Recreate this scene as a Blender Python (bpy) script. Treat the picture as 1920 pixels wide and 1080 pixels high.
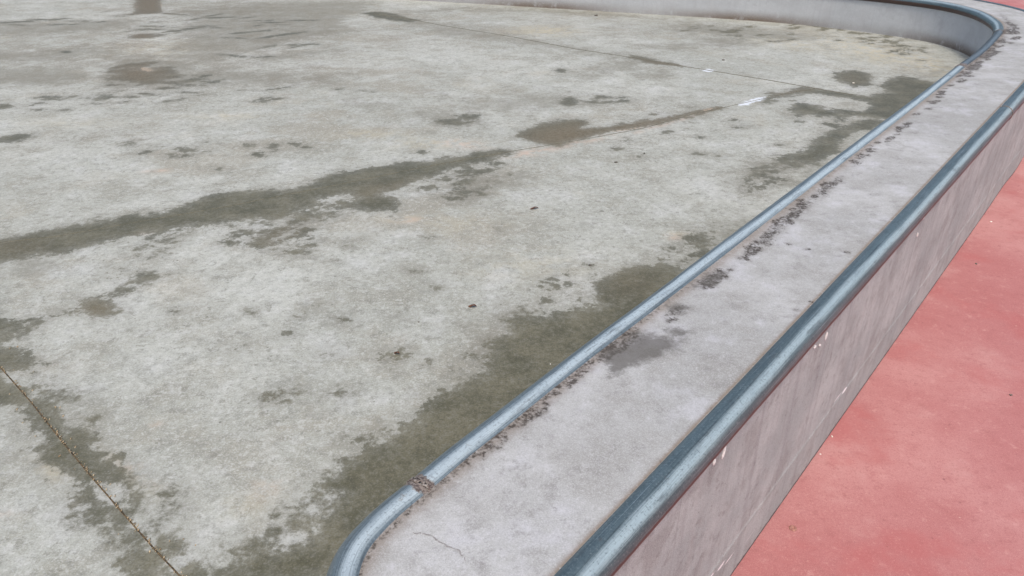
import bpy, bmesh, math, random
import numpy as np
from mathutils import Vector

random.seed(7)
rng = np.random.default_rng(7)
for o in list(bpy.data.objects):
    bpy.data.objects.remove(o)
S = bpy.context.scene

# ------------------------------------------------------------------ camera
F, YH, CX, CY, EYE = 1443.0, -240.0, 960.0, 540.0, 1.5
PITCH = math.atan((CY - YH) / F)
cam_d = bpy.data.cameras.new("camera")
cam = bpy.data.objects.new("camera", cam_d)
S.collection.objects.link(cam)
cam.location = (0, 0, EYE)
cam.rotation_euler = (math.pi / 2 - PITCH, 0, 0)
cam_d.sensor_width = 36.0
cam_d.lens = 36.0 * F / 1920.0
cam_d.clip_start = 0.02
cam_d.clip_end = 500
S.camera = cam

# ------------------------------------------------------------------ sky, sun, exposure
SUN_EL, SUN_AZ = math.radians(60), math.radians(176)      # azimuth clockwise from +Y
W = bpy.data.worlds.new("World")
S.world = W
W.use_nodes = True
wn = W.node_tree.nodes
sky = wn.new('ShaderNodeTexSky')
sky.sky_type = 'NISHITA'
sky.sun_disc = False
sky.sun_elevation = SUN_EL
sky.sun_rotation = SUN_AZ
sky.air_density = 1.0
sky.dust_density = 4.0
sky.ozone_density = 1.0
bg = wn['Background']
bg.inputs[1].default_value = 0.15
W.node_tree.links.new(sky.outputs[0], bg.inputs[0])

sd = bpy.data.lights.new("sun", 'SUN')
sd.energy = 1.3
sd.angle = math.radians(14)
sd.color = (1.0, 0.95, 0.86)
sun = bpy.data.objects.new("sun", sd)
S.collection.objects.link(sun)
dv = Vector((math.sin(SUN_AZ) * math.cos(SUN_EL), math.cos(SUN_AZ) * math.cos(SUN_EL), math.sin(SUN_EL)))
sun.rotation_euler = dv.to_track_quat('Z', 'Y').to_euler()
S.view_settings.view_transform = 'Standard'
S.view_settings.look = 'None'
S.view_settings.gamma = 1
S.view_settings.exposure = 0.22

# ------------------------------------------------------------------ helpers
cP, sP = math.cos(PITCH), math.sin(PITCH)
def ray(u, v):
    u = np.asarray(u, float); v = np.asarray(v, float)
    a = (u - CX) / F; b = (CY - v) / F
    return np.stack([a, cP + b * sP, -sP + b * cP], -1)
def ground(uv, z):
    """surveyed points: where sight lines meet the level z"""
    uv = np.asarray(uv, float).reshape(-1, 2)
    r = ray(uv[:, 0], uv[:, 1])
    t = (z - EYE) / r[:, 2]
    return (r * t[:, None])[:, :2]

ZF, ZT, R = 0.30, 0.605, 0.033          # raised floor, ledge top, pipe radius
ZP = ZT - 0.026                         # pipe axis height
B0 = np.array([0.53, 1.31]); D = np.array([0.6312, 0.7756]); D /= np.hypot(*D); N = np.array([-D[1], D[0]])
def ap(a, p):
    return B0 + D * a + N * p
def on_face(u, v, p=0.0):
    r = ray(u, v); t = (N @ B0 + p) / (N @ r[:2])
    P = r * t
    return np.array([P[0], P[1], P[2] + EYE])

def props(o, label=None, cat=None, group=None, kind=None):
    if label: o['label'] = label
    if cat: o['category'] = cat
    if group: o['group'] = group
    if kind: o['kind'] = kind
    return o
def link(name, me, mat=None, parent=None, smooth=True):
    o = bpy.data.objects.new(name, me)
    S.collection.objects.link(o)
    if mat: me.materials.append(mat)
    if parent: o.parent = parent
    if smooth:
        me.polygons.foreach_set('use_smooth', [True] * len(me.polygons))
    return o
def mesh(name, v, f):
    me = bpy.data.meshes.new(name)
    me.from_pydata([tuple(map(float, p)) for p in v], [], [tuple(map(int, q)) for q in f])
    me.update()
    return me
def attr(me, name, arr):
    a = me.attributes.new(name, 'FLOAT', 'POINT')
    a.data.foreach_set('value', np.ascontiguousarray(arr, dtype=np.float32))

def catmull(P, n):
    P = np.asarray(P, float)
    Q = np.vstack([2 * P[0] - P[1], P, 2 * P[-1] - P[-2]])
    out = []
    for i in range(len(P) - 1):
        p0, p1, p2, p3 = Q[i:i + 4]
        # centripetal
        t0 = 0; t1 = t0 + max(1e-6, np.hypot(*(p1 - p0)) ** .5); t2 = t1 + max(1e-6, np.hypot(*(p2 - p1)) ** .5); t3 = t2 + max(1e-6, np.hypot(*(p3 - p2)) ** .5)
        for t in np.linspace(t1, t2, n, endpoint=False):
            A1 = (t1 - t) / (t1 - t0) * p0 + (t - t0) / (t1 - t0) * p1
            A2 = (t2 - t) / (t2 - t1) * p1 + (t - t1) / (t2 - t1) * p2
            A3 = (t3 - t) / (t3 - t2) * p2 + (t - t2) / (t3 - t2) * p3
            b1 = (t2 - t) / (t2 - t0) * A1 + (t - t0) / (t2 - t0) * A2
            b2 = (t3 - t) / (t3 - t1) * A2 + (t - t1) / (t3 - t1) * A3
            out.append((t2 - t) / (t2 - t1) * b1 + (t - t1) / (t2 - t1) * b2)
    out.append(P[-1])
    return np.array(out)
def arclen(P):
    return np.concatenate([[0], np.cumsum(np.hypot(*np.diff(P, axis=0).T))])
def resample(P, s):
    L = arclen(P)
    return np.stack([np.interp(s, L, P[:, 0]), np.interp(s, L, P[:, 1])], 1)
def normals2(P):
    T = np.gradient(P, axis=0); T /= np.maximum(1e-9, np.hypot(T[:, 0], T[:, 1]))[:, None]
    return np.stack([-T[:, 1], T[:, 0]], 1)

def sdist(pts, poly):
    """signed distance to a polygon, positive inside"""
    d2 = np.full(len(pts), 1e9); inside = np.zeros(len(pts), bool)
    n = len(poly)
    for i in range(n):
        a = poly[i]; b = poly[(i + 1) % n]; e = b - a; w = pts - a
        t = np.clip((w @ e) / max(1e-12, e @ e), 0, 1)
        q = w - t[:, None] * e
        d2 = np.minimum(d2, (q ** 2).sum(1))
        c = (a[1] > pts[:, 1]) != (b[1] > pts[:, 1])
        if abs(e[1]) > 1e-12:
            inside ^= c & (pts[:, 0] < e[0] * (pts[:, 1] - a[1]) / e[1] + a[0])
    d = np.sqrt(d2)
    return np.where(inside, d, -d)
def field(pts, polys, z, base=-0.3):
    out = np.full(len(pts), base)
    for p in polys:
        w = ground(p, z)
        lo = w.min(0) - .3; hi = w.max(0) + .3
        m = ((pts > lo) & (pts < hi)).all(1)
        if m.any():
            out[m] = np.maximum(out[m], np.clip(sdist(pts[m], w), -.3, .3))
    return out
def oval(u, v, a, b, tilt=0, n=14):
    out = []
    for k in range(n):
        t = 2 * math.pi * k / n
        x = a * math.cos(t) * random.uniform(.82, 1.15); y = b * math.sin(t) * random.uniform(.82, 1.15)
        c, s = math.cos(math.radians(tilt)), math.sin(math.radians(tilt))
        out.append((u + x * c + y * s, v - x * s + y * c))
    return out
def soft(pts, blobs, z):
    """soft tint field; each blob (u, v, a, b, tilt, strength), sizes as seen"""
    out = np.zeros(len(pts))
    for (u, v, a, b, tl, st) in blobs:
        t = math.radians(tl)
        c = ground([(u, v)], z)[0]
        e1 = ground([(u + a * math.cos(t), v - a * math.sin(t))], z)[0] - c
        e2 = ground([(u + b * math.sin(t), v + b * math.cos(t))], z)[0] - c
        M = np.linalg.inv(np.stack([e1, e2], 1))
        q = (pts - c) @ M.T
        out = np.maximum(out, st * np.exp(-0.9 * (q ** 2).sum(1)))
    return out

# ------------------------------------------------------------------ node helper
class NT:
    def __init__(s, name):
        s.m = bpy.data.materials.new(name); s.m.use_nodes = True
        s.t = s.m.node_tree; s.b = s.t.nodes['Principled BSDF']
        s.geo = s.t.nodes.new('ShaderNodeNewGeometry').outputs['Position']
    def n(s, k, **kw):
        x = s.t.nodes.new(k)
        for a, b in kw.items(): setattr(x, a, b)
        return x
    def put(s, sock, v):
        if hasattr(v, 'links') or isinstance(v, bpy.types.NodeSocket): s.t.links.new(v, sock)
        else: sock.default_value = v
    def math(s, op, a, b=0.0, c=None, clamp=False):
        x = s.n('ShaderNodeMath', operation=op, use_clamp=clamp)
        s.put(x.inputs[0], a); s.put(x.inputs[1], b)
        if c is not None: s.put(x.inputs[2], c)
        return x.outputs[0]
    def noise(s, scale, detail=4, rough=.55, vec=None, dist=0.0, off=None):
        x = s.n('ShaderNodeTexNoise')
        v = vec or s.geo
        if off: v = s.vadd(v, off)
        s.put(x.inputs['Vector'], v)
        x.inputs['Scale'].default_value = scale; x.inputs['Detail'].default_value = detail
        x.inputs['Roughness'].default_value = rough; x.inputs['Distortion'].default_value = dist
        return x.outputs[0]
    def vadd(s, v, off):
        x = s.n('ShaderNodeVectorMath', operation='ADD'); s.put(x.inputs[0], v); x.inputs[1].default_value = off
        return x.outputs[0]
    def vmul(s, v, k):
        x = s.n('ShaderNodeVectorMath', operation='MULTIPLY'); s.put(x.inputs[0], v); x.inputs[1].default_value = k
        return x.outputs[0]
    def attr(s, name):
        return s.n('ShaderNodeAttribute', attribute_name=name).outputs['Fac']
    def uv(s):
        return s.n('ShaderNodeUVMap', uv_map='UVMap').outputs[0]
    def sep(s, v):
        x = s.n('ShaderNodeSeparateXYZ'); s.put(x.inputs[0], v); return x.outputs
    def rng(s, v, a, b, c=0.0, d=1.0, smooth=True):
        x = s.n('ShaderNodeMapRange'); x.interpolation_type = 'SMOOTHSTEP' if smooth else 'LINEAR'
        s.put(x.inputs[0], v)
        for i, k in enumerate((a, b, c, d)): s.put(x.inputs[i + 1], k)
        return x.outputs[0]
    def mix(s, f, a, b, mode='MIX'):
        x = s.n('ShaderNodeMix', data_type='RGBA', blend_type=mode)
        s.put(x.inputs[0], f)
        for i, k in ((6, a), (7, b)):
            s.put(x.inputs[i], (*k, 1) if isinstance(k, tuple) and len(k) == 3 else k)
        return x.outputs[2]
    def voro(s, scale, vec=None, feature='F1', rand=1.0):
        x = s.n('ShaderNodeTexVoronoi', feature=feature); s.put(x.inputs['Vector'], vec or s.geo)
        x.inputs['Scale'].default_value = scale; x.inputs['Randomness'].default_value = rand
        return x.outputs['Distance']
    def done(s, col, rough, bump=None, bstr=.2, bdist=.004, **kw):
        s.put(s.b.inputs['Base Color'], col); s.put(s.b.inputs['Roughness'], rough)
        for k, v in kw.items(): s.put(s.b.inputs[k.replace('_', ' ')], v)
        if bump is not None:
            x = s.n('ShaderNodeBump'); s.put(x.inputs['Strength'], bstr); x.inputs['Distance'].default_value = bdist
            s.put(x.inputs['Height'], bump); s.t.links.new(x.outputs[0], s.b.inputs['Normal'])
        return s.m
def srgb(r, g, b, k=1.0):
    f = lambda c: ((c / 255 + .055) / 1.055) ** 2.4 if c > 10 else c / 255 / 12.92
    return (f(r) * k, f(g) * k, f(b) * k)
K = 0.80       # photo tone -> albedo of a level surface

# ------------------------------------------------------------------ materials
def mat_floor():
    t = NT('raised_concrete')
    n0 = t.noise(1.1, 3, .5); n1 = t.noise(5, 6, .62, off=(3, 1, 0)); n2 = t.noise(24, 6, .66, off=(9, 4, 0)); n3 = t.noise(75, 4, .62); n4 = t.noise(210, 3, .6); n5 = t.noise(520, 2, .6)
    nb = t.noise(12, 8, .72, off=(31, 4, 0))
    c = t.mix(t.rng(n0, .35, .68), srgb(182, 184, 173, K), srgb(203, 205, 195, K))
    c = t.mix(t.rng(n1, .46, .68, 0, .65), c, srgb(158, 156, 141, K))
    c = t.mix(t.rng(n1, .47, .32, 0, .6), c, srgb(212, 214, 209, K))
    c = t.mix(t.rng(nb, .50, .66, 0, .42), c, srgb(150, 151, 141, K))
    c = t.mix(t.rng(nb, .47, .32, 0, .45), c, srgb(218, 220, 216, K))
    c = t.mix(t.rng(n2, .54, .70, 0, .5), c, srgb(142, 143, 133, K))
    c = t.mix(t.rng(t.noise(2.3, 5, .65, off=(20, 7, 0)), .56, .74, 0, .5), c, srgb(196, 190, 172, K))
    c = t.mix(t.rng(t.noise(1.7, 6, .62, off=(40, 3, 0)), .54, .64, 0, .5), c, srgb(166, 160, 142, K))
    c = t.mix(t.rng(t.noise(26, 8, .78, off=(50, 3, 0)), .55, .62, 0, .55), c, srgb(132, 131, 119, K))
    # broad dull film left by standing water
    fl = t.math('MULTIPLY', t.attr('film'), t.rng(t.noise(4.5, 9, .78, off=(2, 9, 0)), .38, .62), clamp=True)
    c = t.mix(fl, c, srgb(142, 136, 120, K))
    c = t.mix(t.rng(n3, .51, .68, 0, .45), c, srgb(148, 149, 141, K))
    c = t.mix(t.rng(n3, .48, .34, 0, .42), c, srgb(226, 228, 222, K))
    c = t.mix(t.rng(n4, .52, .68, 0, .42), c, srgb(146, 146, 138, K))
    c = t.mix(t.rng(n4, .48, .34, 0, .4), c, srgb(226, 227, 222, K))
    c = t.mix(t.rng(n5, .56, .7, 0, .4), c, srgb(120, 119, 110, K))
    sn = t.noise(16, 6, .65, off=(5, 5, 0))
    c = t.mix(t.math('MULTIPLY', t.attr('warm'), t.rng(sn, .36, .62, 0, .8), clamp=True), c, srgb(205, 195, 166, K))
    c = t.mix(t.math('MULTIPLY', t.attr('pinkish'), t.rng(sn, .38, .6, 0, .8), clamp=True), c, srgb(214, 190, 170, K))
    en = t.math('MULTIPLY', t.math('SUBTRACT', t.noise(9, 8, .68, off=(1, 8, 0)), .5), .30)
    en2 = t.math('MULTIPLY', t.math('SUBTRACT', t.noise(38, 8, .72, off=(1, 8, 0)), .5), .11)
    hm = t.math('ADD', t.attr('half'), t.math('ADD', t.math('MULTIPLY', en, 2.6), t.math('MULTIPLY', en2, 3.0)))
    hmask = t.math('MULTIPLY', t.rng(hm, -.14, .16), .52)
    c = t.mix(hmask, c, srgb(132, 129, 115, K))
    dm0 = t.math('ADD', t.attr('damp'), t.math('ADD', t.math('MULTIPLY', en, .52), t.math('MULTIPLY', en2, 1.4)))
    soft_ = t.rng(t.noise(3.2, 3, .5, off=(6, 3, 0)), .40, .62)
    dm = t.rng(dm0, t.math('SUBTRACT', -.004, t.math('MULTIPLY', soft_, .014)), t.math('ADD', .004, t.math('MULTIPLY', soft_, .013)))
    fringe = t.math('MULTIPLY', t.rng(dm0, -.07, -.004), .34)
    c = t.mix(fringe, c, srgb(148, 147, 136, K))
    dc = t.mix(t.rng(t.noise(7, 6, .65, off=(2, 2, 0)), .38, .64), srgb(98, 96, 75, K), srgb(124, 120, 98, K))
    dc = t.mix(t.rng(nb, .46, .34, 0, .4), dc, srgb(142, 140, 122, K))
    dc = t.mix(t.attr('brown'), dc, srgb(126, 113, 86, K))
    dc = t.mix(t.rng(n3, .51, .66, 0, .5), dc, srgb(84, 82, 63, K))
    dc = t.mix(t.rng(n3, .48, .36, 0, .35), dc, srgb(146, 144, 131, K))
    dc = t.mix(t.rng(n4, .52, .66, 0, .5), dc, srgb(88, 87, 77, K))
    dc = t.mix(t.rng(n4, .47, .34, 0, .35), dc, srgb(152, 150, 138, K))
    deep = t.rng(dm0, .0, .07, .80, 1.0)
    c = t.mix(t.math('MULTIPLY', dm, deep), c, dc)
    rim = t.math('MULTIPLY', t.math('MULTIPLY', t.rng(dm0, -.03, -.012), t.rng(dm0, .006, -.006)), t.rng(t.attr('brown'), .8, .95), clamp=True)
    c = t.mix(t.math('MULTIPLY', rim, .6), c, srgb(204, 178, 150, K))
    fr = t.math('MULTIPLY', t.rng(t.voro(9.0, t.vadd(t.geo, (4, 0, 0))), .10, .05), t.rng(t.noise(1.8, 3, .6, off=(7, 7, 0)), .5, .62))
    fr = t.math('MULTIPLY', fr, t.rng(n2, .45, .58))
    fr2 = t.math('MULTIPLY', t.rng(t.voro(31.0, t.vadd(t.geo, (4, 6, 0))), .14, .06), t.rng(t.noise(3.1, 4, .6, off=(17, 7, 0)), .52, .60))
    c = t.mix(t.math('MULTIPLY', t.math('MAXIMUM', fr, fr2), .7), c, srgb(108, 107, 98, K))
    pm = t.rng(t.math('ADD', t.attr('white'), t.math('MULTIPLY', en2, .8)), -.010, .010)
    c = t.mix(t.math('MULTIPLY', pm, .85), c, srgb(226, 232, 238, .95))
    r = t.math('SUBTRACT', .88, t.math('MULTIPLY', dm, .36))
    h = t.math('ADD', t.math('MULTIPLY', n3, .4), t.math('ADD', t.math('MULTIPLY', n4, .5), t.math('MULTIPLY', n5, .4)))
    return t.done(c, r, h, t.math('SUBTRACT', .55, t.math('MULTIPLY', dm, .3)), .0025, Specular_IOR_Level=.35)

def mat_red():
    t = NT('red_resin_floor')
    n0 = t.noise(1.3, 4, .55); n1 = t.noise(5, 5, .62, off=(3, 1, 0)); n2 = t.noise(30, 5, .65); n3 = t.noise(140, 3, .6); n4 = t.noise(480, 2, .5)
    c = t.mix(t.rng(n0, .38, .62), srgb(197, 128, 126, K), srgb(212, 151, 147, K))
    c = t.mix(t.rng(n1, .45, .72, 0, .5), c, srgb(188, 114, 112, K))
    c = t.mix(t.rng(n1, .46, .25, 0, .6), c, srgb(220, 168, 162, K))
    c = t.mix(t.rng(n2, .52, .75, 0, .55), c, srgb(172, 104, 102, K))
    c = t.mix(t.rng(n2, .46, .25, 0, .5), c, srgb(228, 174, 166, K))
    c = t.mix(t.rng(n3, .52, .68, 0, .4), c, srgb(176, 108, 106, K))
    c = t.mix(t.rng(n4, .52, .68, 0, .35), c, srgb(168, 104, 102, K))
    c = t.mix(t.rng(n4, .48, .34, 0, .3), c, srgb(236, 186, 180, K))
    c = t.mix(t.rng(t.noise(2.6, 6, .6, off=(8, 2, 0)), .51, .66, 0, .5), c, srgb(196, 108, 106, K))
    c = t.mix(t.rng(n3, .43, .28, 0, .35), c, srgb(232, 176, 168, K))
    sp = t.math('MULTIPLY', t.rng(t.voro(26), .13, .06), t.rng(n2, .55, .66))
    c = t.mix(t.math('MULTIPLY', sp, .7), c, srgb(120, 72, 72, K))
    wp = t.math('MULTIPLY', t.rng(t.voro(17, t.vadd(t.geo, (2, 3, 0))), .07, .035), t.rng(n1, .52, .6))
    c = t.mix(t.math('MULTIPLY', wp, .6), c, srgb(238, 200, 188, K))
    h = t.math('ADD', t.math('MULTIPLY', n3, .6), t.math('MULTIPLY', n4, .4))
    return t.done(c, .8, h, .4, .002, Specular_IOR_Level=.35)

def mat_ledge():
    t = NT('cast_ledge_concrete')
    uv = t.uv(); top = t.attr('top'); 
    n0 = t.noise(2.2, 4, .55); n1 = t.noise(9, 5, .6, off=(3, 1, 0)); n2 = t.noise(38, 5, .62); n3 = t.noise(150, 3, .6); n4 = t.noise(480, 2, .6)
    c = t.mix(t.rng(n0, .35, .66), srgb(175, 175, 171, K), srgb(199, 199, 196, K))
    c = t.mix(t.rng(n1, .46, .66, 0, .6), c, srgb(166, 164, 158, K))
    c = t.mix(t.rng(n1, .48, .32, 0, .55), c, srgb(212, 212, 216, K))
    c = t.mix(t.rng(n2, .52, .76, 0, .5), c, srgb(152, 148, 148, K))
    c = t.mix(t.rng(n2, .46, .24, 0, .5), c, srgb(220, 219, 222, K))
    c = t.mix(t.rng(n3, .56, .76, 0, .3), c, srgb(140, 137, 136, K))
    c = t.mix(t.rng(n3, .44, .28, 0, .3), c, srgb(228, 227, 230, K))
    c = t.mix(t.rng(t.noise(19, 8, .76, off=(60, 3, 0)), .53, .64, 0, .5), c, srgb(146, 143, 139, K))
    # vertical faces: formwork streaks running down
    sv = t.vmul(uv, (24, .9, 1)); st = t.noise(1.0, 5, .65, vec=sv)
    sv2 = t.vmul(uv, (85, 3, 1)); st2 = t.noise(1.0, 4, .6, vec=sv2)
    sv3 = t.vmul(uv, (3, 4, 1)); st3 = t.noise(1.0, 4, .6, vec=sv3)
    f = t.mix(t.rng(st3, .35, .65), srgb(182, 189, 187, K), srgb(207, 212, 209, K))
    f = t.mix(t.rng(st, .48, .74, 0, .42), f, srgb(146, 142, 145, K))
    f = t.mix(t.rng(st, .48, .26, 0, .4), f, srgb(204, 202, 200, K))
    f = t.mix(t.rng(st2, .52, .75, 0, .4), f, srgb(140, 134, 134, K))
    f = t.mix(t.rng(n2, .52, .75, 0, .3), f, srgb(148, 142, 140, K))
    f = t.mix(t.rng(n1, .47, .66, 0, .5), f, srgb(152, 149, 146, K))
    f = t.mix(t.rng(t.noise(26, 8, .74, off=(6, 3, 0)), .54, .66, 0, .5), f, srgb(138, 134, 130, K))
    f = t.mix(t.rng(t.voro(34), .10, .05, 0, .6), f, srgb(110, 104, 100, K))
    f = t.mix(t.rng(n4, .52, .66, 0, .4), f, srgb(142, 138, 136, K))
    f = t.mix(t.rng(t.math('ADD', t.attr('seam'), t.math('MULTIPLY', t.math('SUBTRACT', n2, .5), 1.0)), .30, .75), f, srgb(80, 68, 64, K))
    f = t.mix(t.math('MULTIPLY', t.attr('foot'), t.rng(st3, .2, .5)), f, srgb(150, 146, 136, K))
    f = t.mix(t.math('MULTIPLY', t.attr('inner'), .6), f, srgb(206, 208, 212, K))
    f = t.mix(t.math('MULTIPLY', t.attr('mud'), t.rng(t.noise(14, 5, .6), .1, .5), clamp=True), f, srgb(118, 102, 86, K))
    c = t.mix(top, f, c)
    # grime in the angle beside the pipes
    c = t.mix(t.rng(n4, .52, .68, 0, .35), c, srgb(150, 149, 146, K))
    c = t.mix(t.rng(n4, .48, .34, 0, .4), c, srgb(226, 225, 226, K))
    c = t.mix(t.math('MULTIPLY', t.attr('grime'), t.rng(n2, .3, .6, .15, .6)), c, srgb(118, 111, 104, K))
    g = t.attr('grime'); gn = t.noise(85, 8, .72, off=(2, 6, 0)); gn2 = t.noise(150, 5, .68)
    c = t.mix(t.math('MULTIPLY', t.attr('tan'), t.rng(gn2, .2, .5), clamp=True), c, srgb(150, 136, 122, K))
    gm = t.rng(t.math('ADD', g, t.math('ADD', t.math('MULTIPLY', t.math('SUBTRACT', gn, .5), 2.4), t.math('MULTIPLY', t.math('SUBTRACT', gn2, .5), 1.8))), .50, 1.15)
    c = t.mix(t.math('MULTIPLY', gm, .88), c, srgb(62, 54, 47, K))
    dn = t.math('MULTIPLY', t.math('SUBTRACT', t.noise(24, 8, .74), .5), .13)
    dm = t.rng(t.math('ADD', t.attr('damp'), dn), -.022, .014)
    c = t.mix(t.math('MULTIPLY', dm, .74), c, srgb(96, 92, 86, K))
    # fine crack near the bend
    ck = t.attr('crack')
    c = t.mix(t.math('MULTIPLY', ck, t.rng(gn2, .38, .55)), c, srgb(120, 114, 110, K))
    pm = t.rng(t.math('ADD', t.attr('white'), t.math('MULTIPLY', t.math('SUBTRACT', gn2, .5), .02)), -.002, .003)
    c = t.mix(pm, c, srgb(238, 234, 234, .95))
    h = t.math('ADD', t.math('MULTIPLY', n3, .5), t.math('MULTIPLY', n4, .4))
    return t.done(c, .82, h, .3, .0018, Specular_IOR_Level=.35)

def mat_pipe(name, base, light, dark, worn=.35):
    t = NT(name)
    uv = t.uv()
    a1 = t.noise(1.0, 5, .62, vec=t.vmul(uv, (1.2, 14, 1))); a2 = t.noise(1.0, 5, .65, vec=t.vmul(uv, (5, 60, 1)))
    a3 = t.noise(1.0, 4, .6, vec=t.vmul(uv, (14, 14, 1)))
    n = t.noise(230, 4, .65); n2 = t.noise(40, 5, .65)
    c = t.mix(t.rng(a1, .40, .62, 0, .5), base, dark)
    c = t.mix(t.rng(a3, .52, .68, 0, .4), c, dark)
    # reflected sky painted as a bright band at a set angle round the pipe
    w = t.rng(t.math('ADD', t.attr('highlight'), t.math('ADD', t.math('MULTIPLY', t.math('SUBTRACT', a2, .5), 1.3), t.math('MULTIPLY', t.math('SUBTRACT', a1, .5), .8))), .12, 1.0)
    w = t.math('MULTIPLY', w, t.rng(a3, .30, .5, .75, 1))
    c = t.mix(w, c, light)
    c = t.mix(t.rng(a2, .56, .68, 0, worn), c, dark)
    c = t.mix(t.rng(n, .52, .68, 0, .5), c, dark)
    c = t.mix(t.rng(n, .46, .32, 0, .22), c, srgb(196, 206, 208, .9))
    ln = t.rng(t.math('ADD', t.attr('line'), t.math('MULTIPLY', t.math('SUBTRACT', t.noise(1.0, 6, .7, vec=t.vmul(uv, (9, 30, 1))), .5), 1.6)), .55, .85)  # dark streak of the reflection, painted beside the bright band
    c = t.mix(t.math('MULTIPLY', ln, .55), c, srgb(66, 74, 80, .8))
    sc = t.noise(1.0, 3, .6, vec=t.vmul(uv, (3.5, 150, 1))); c = t.mix(t.rng(sc, .60, .70, 0, .55), c, srgb(70, 78, 82, .8)); c = t.mix(t.rng(sc, .40, .31, 0, .5), c, srgb(214, 226, 230, .9))
    c = t.mix(t.rng(t.noise(1.0, 6, .7, vec=t.vmul(uv, (7, 9, 1))), .56, .66, 0, .5), c, srgb(98, 104, 104, .8))
    c = t.mix(t.rng(n2, .62, .72, 0, worn), c, srgb(108, 100, 96, .9))
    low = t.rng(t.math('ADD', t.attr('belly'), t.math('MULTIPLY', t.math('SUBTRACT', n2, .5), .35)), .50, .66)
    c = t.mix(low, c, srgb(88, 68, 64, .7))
    ru = t.rng(t.math('ADD', t.attr('rust'), t.math('MULTIPLY', t.math('SUBTRACT', t.noise(70, 6, .7), .5), 1.1)), .42, .62)
    c = t.mix(ru, c, t.mix(t.rng(n, .4, .6), srgb(92, 80, 74, .8), srgb(150, 138, 128, .8)))
    metal = t.math('MULTIPLY', t.math('SUBTRACT', 1.0, t.math('MAXIMUM', low, ru)), .5)
    ro = t.math('ADD', t.math('MULTIPLY', a3, .25), t.math('SUBTRACT', .30, t.math('MULTIPLY', w, .06)))
    return t.done(c, ro, t.math('ADD', n, t.math('MULTIPLY', a2, .6)), .3, .001, Metallic=metal)

def mat_plain(name, col, col2, scale=60, rough=.8):
    t = NT(name)
    n = t.noise(scale, 4, .6)
    return t.done(t.mix(t.rng(n, .38, .62), col, col2), rough, n, .4, .002)

M_floor, M_red, M_ledge = mat_floor(), mat_red(), mat_ledge()
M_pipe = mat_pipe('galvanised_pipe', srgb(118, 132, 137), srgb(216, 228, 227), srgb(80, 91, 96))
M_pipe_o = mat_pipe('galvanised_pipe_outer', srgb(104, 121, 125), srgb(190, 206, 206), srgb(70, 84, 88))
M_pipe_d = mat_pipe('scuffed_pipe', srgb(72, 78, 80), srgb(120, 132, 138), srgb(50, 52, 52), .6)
M_weld = mat_plain('rusty_weld', srgb(84, 68, 60), srgb(150, 142, 134), 240, .6)
M_joint = mat_plain('joint_filler', srgb(58, 50, 38), srgb(112, 94, 66), 120, .9)
M_cut = mat_plain('saw_cut_dirt', srgb(92, 90, 76), srgb(118, 114, 98), 60, .9)
M_grit = mat_plain('sand_grit', srgb(206, 190, 160), srgb(160, 132, 96), 300, .8)
M_leaf = mat_plain('dry_leaf', srgb(92, 60, 46), srgb(120, 84, 62), 200, .7)
M_stone = mat_plain('dark_pebble', srgb(84, 80, 74), srgb(120, 114, 104), 200, .8)
M_pale = mat_plain('pale_chip', srgb(226, 216, 200), srgb(240, 236, 228), 200, .7)
M_drip = mat_plain('mortar', srgb(232, 224, 222, .9), srgb(246, 242, 240, .9), 90, .7)

# ------------------------------------------------------------------ the two pipe lines
keys = [  # inner (along, across), outer (along, across)
    ((-.952, .085), (-.950, .075)), ((-.957, .125), (-.938, .045)), ((-.945, .185), (-.918, .024)), ((-.925, .235), (-.895, .014)),
    ((-.894, .268), (-.87, .010)), ((-.85, .294), (-.84, .010)), ((-.80, .306), (-.80, .010)), ((-.754, .311), (-.754, .010)),
    ((-.692, .313), (-.692, .010)), ((-.60, .318), (-.60, .010)), ((-.49, .320), (-.49, .010)), ((-.18, .326), (-.18, .010)),
    ((.1, .326), (.1, .010)), ((.4, .328), (.4, .010)), ((.8, .331), (.8, .010)), ((1.3, .333), (1.3, .010)), ((1.9, .335), (1.9, .010)), ((2.5, .338), (2.5, .010)),
    ((3.0, .341), (3.0, .010)), ((3.4, .346), (3.4, .012))]
PI = [ap(*k[0]) for k in keys]; PO = [ap(*k[1]) for k in keys]
far = np.array([(2.60, 4.40), (2.88, 4.77), (3.13, 5.13), (3.27, 5.40), (3.35, 5.64), (3.395, 5.84), (3.41, 6.0), (3.40, 6.17), (3.36, 6.33), (3.29, 6.47),
       (3.19, 6.61), (2.98, 6.84), (2.68, 7.10), (2.36, 7.30), (2.0, 7.48), (1.51, 7.68), (.53, 8.07), (-.25, 8.37), (-1.08, 8.69), (-4, 9.84), (-9, 11.8)])
fn = -normals2(np.vstack([PI[-1], far]))[1:]
wfar = np.interp(np.arange(len(far)), [0, 3], [.338, .345])
PI = np.vstack([PI, far]); PO = np.vstack([PO, far + fn * wfar[:, None]])
CI, CO = catmull(PI, 24), catmull(PO, 24)
LI = arclen(CI); 
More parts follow.
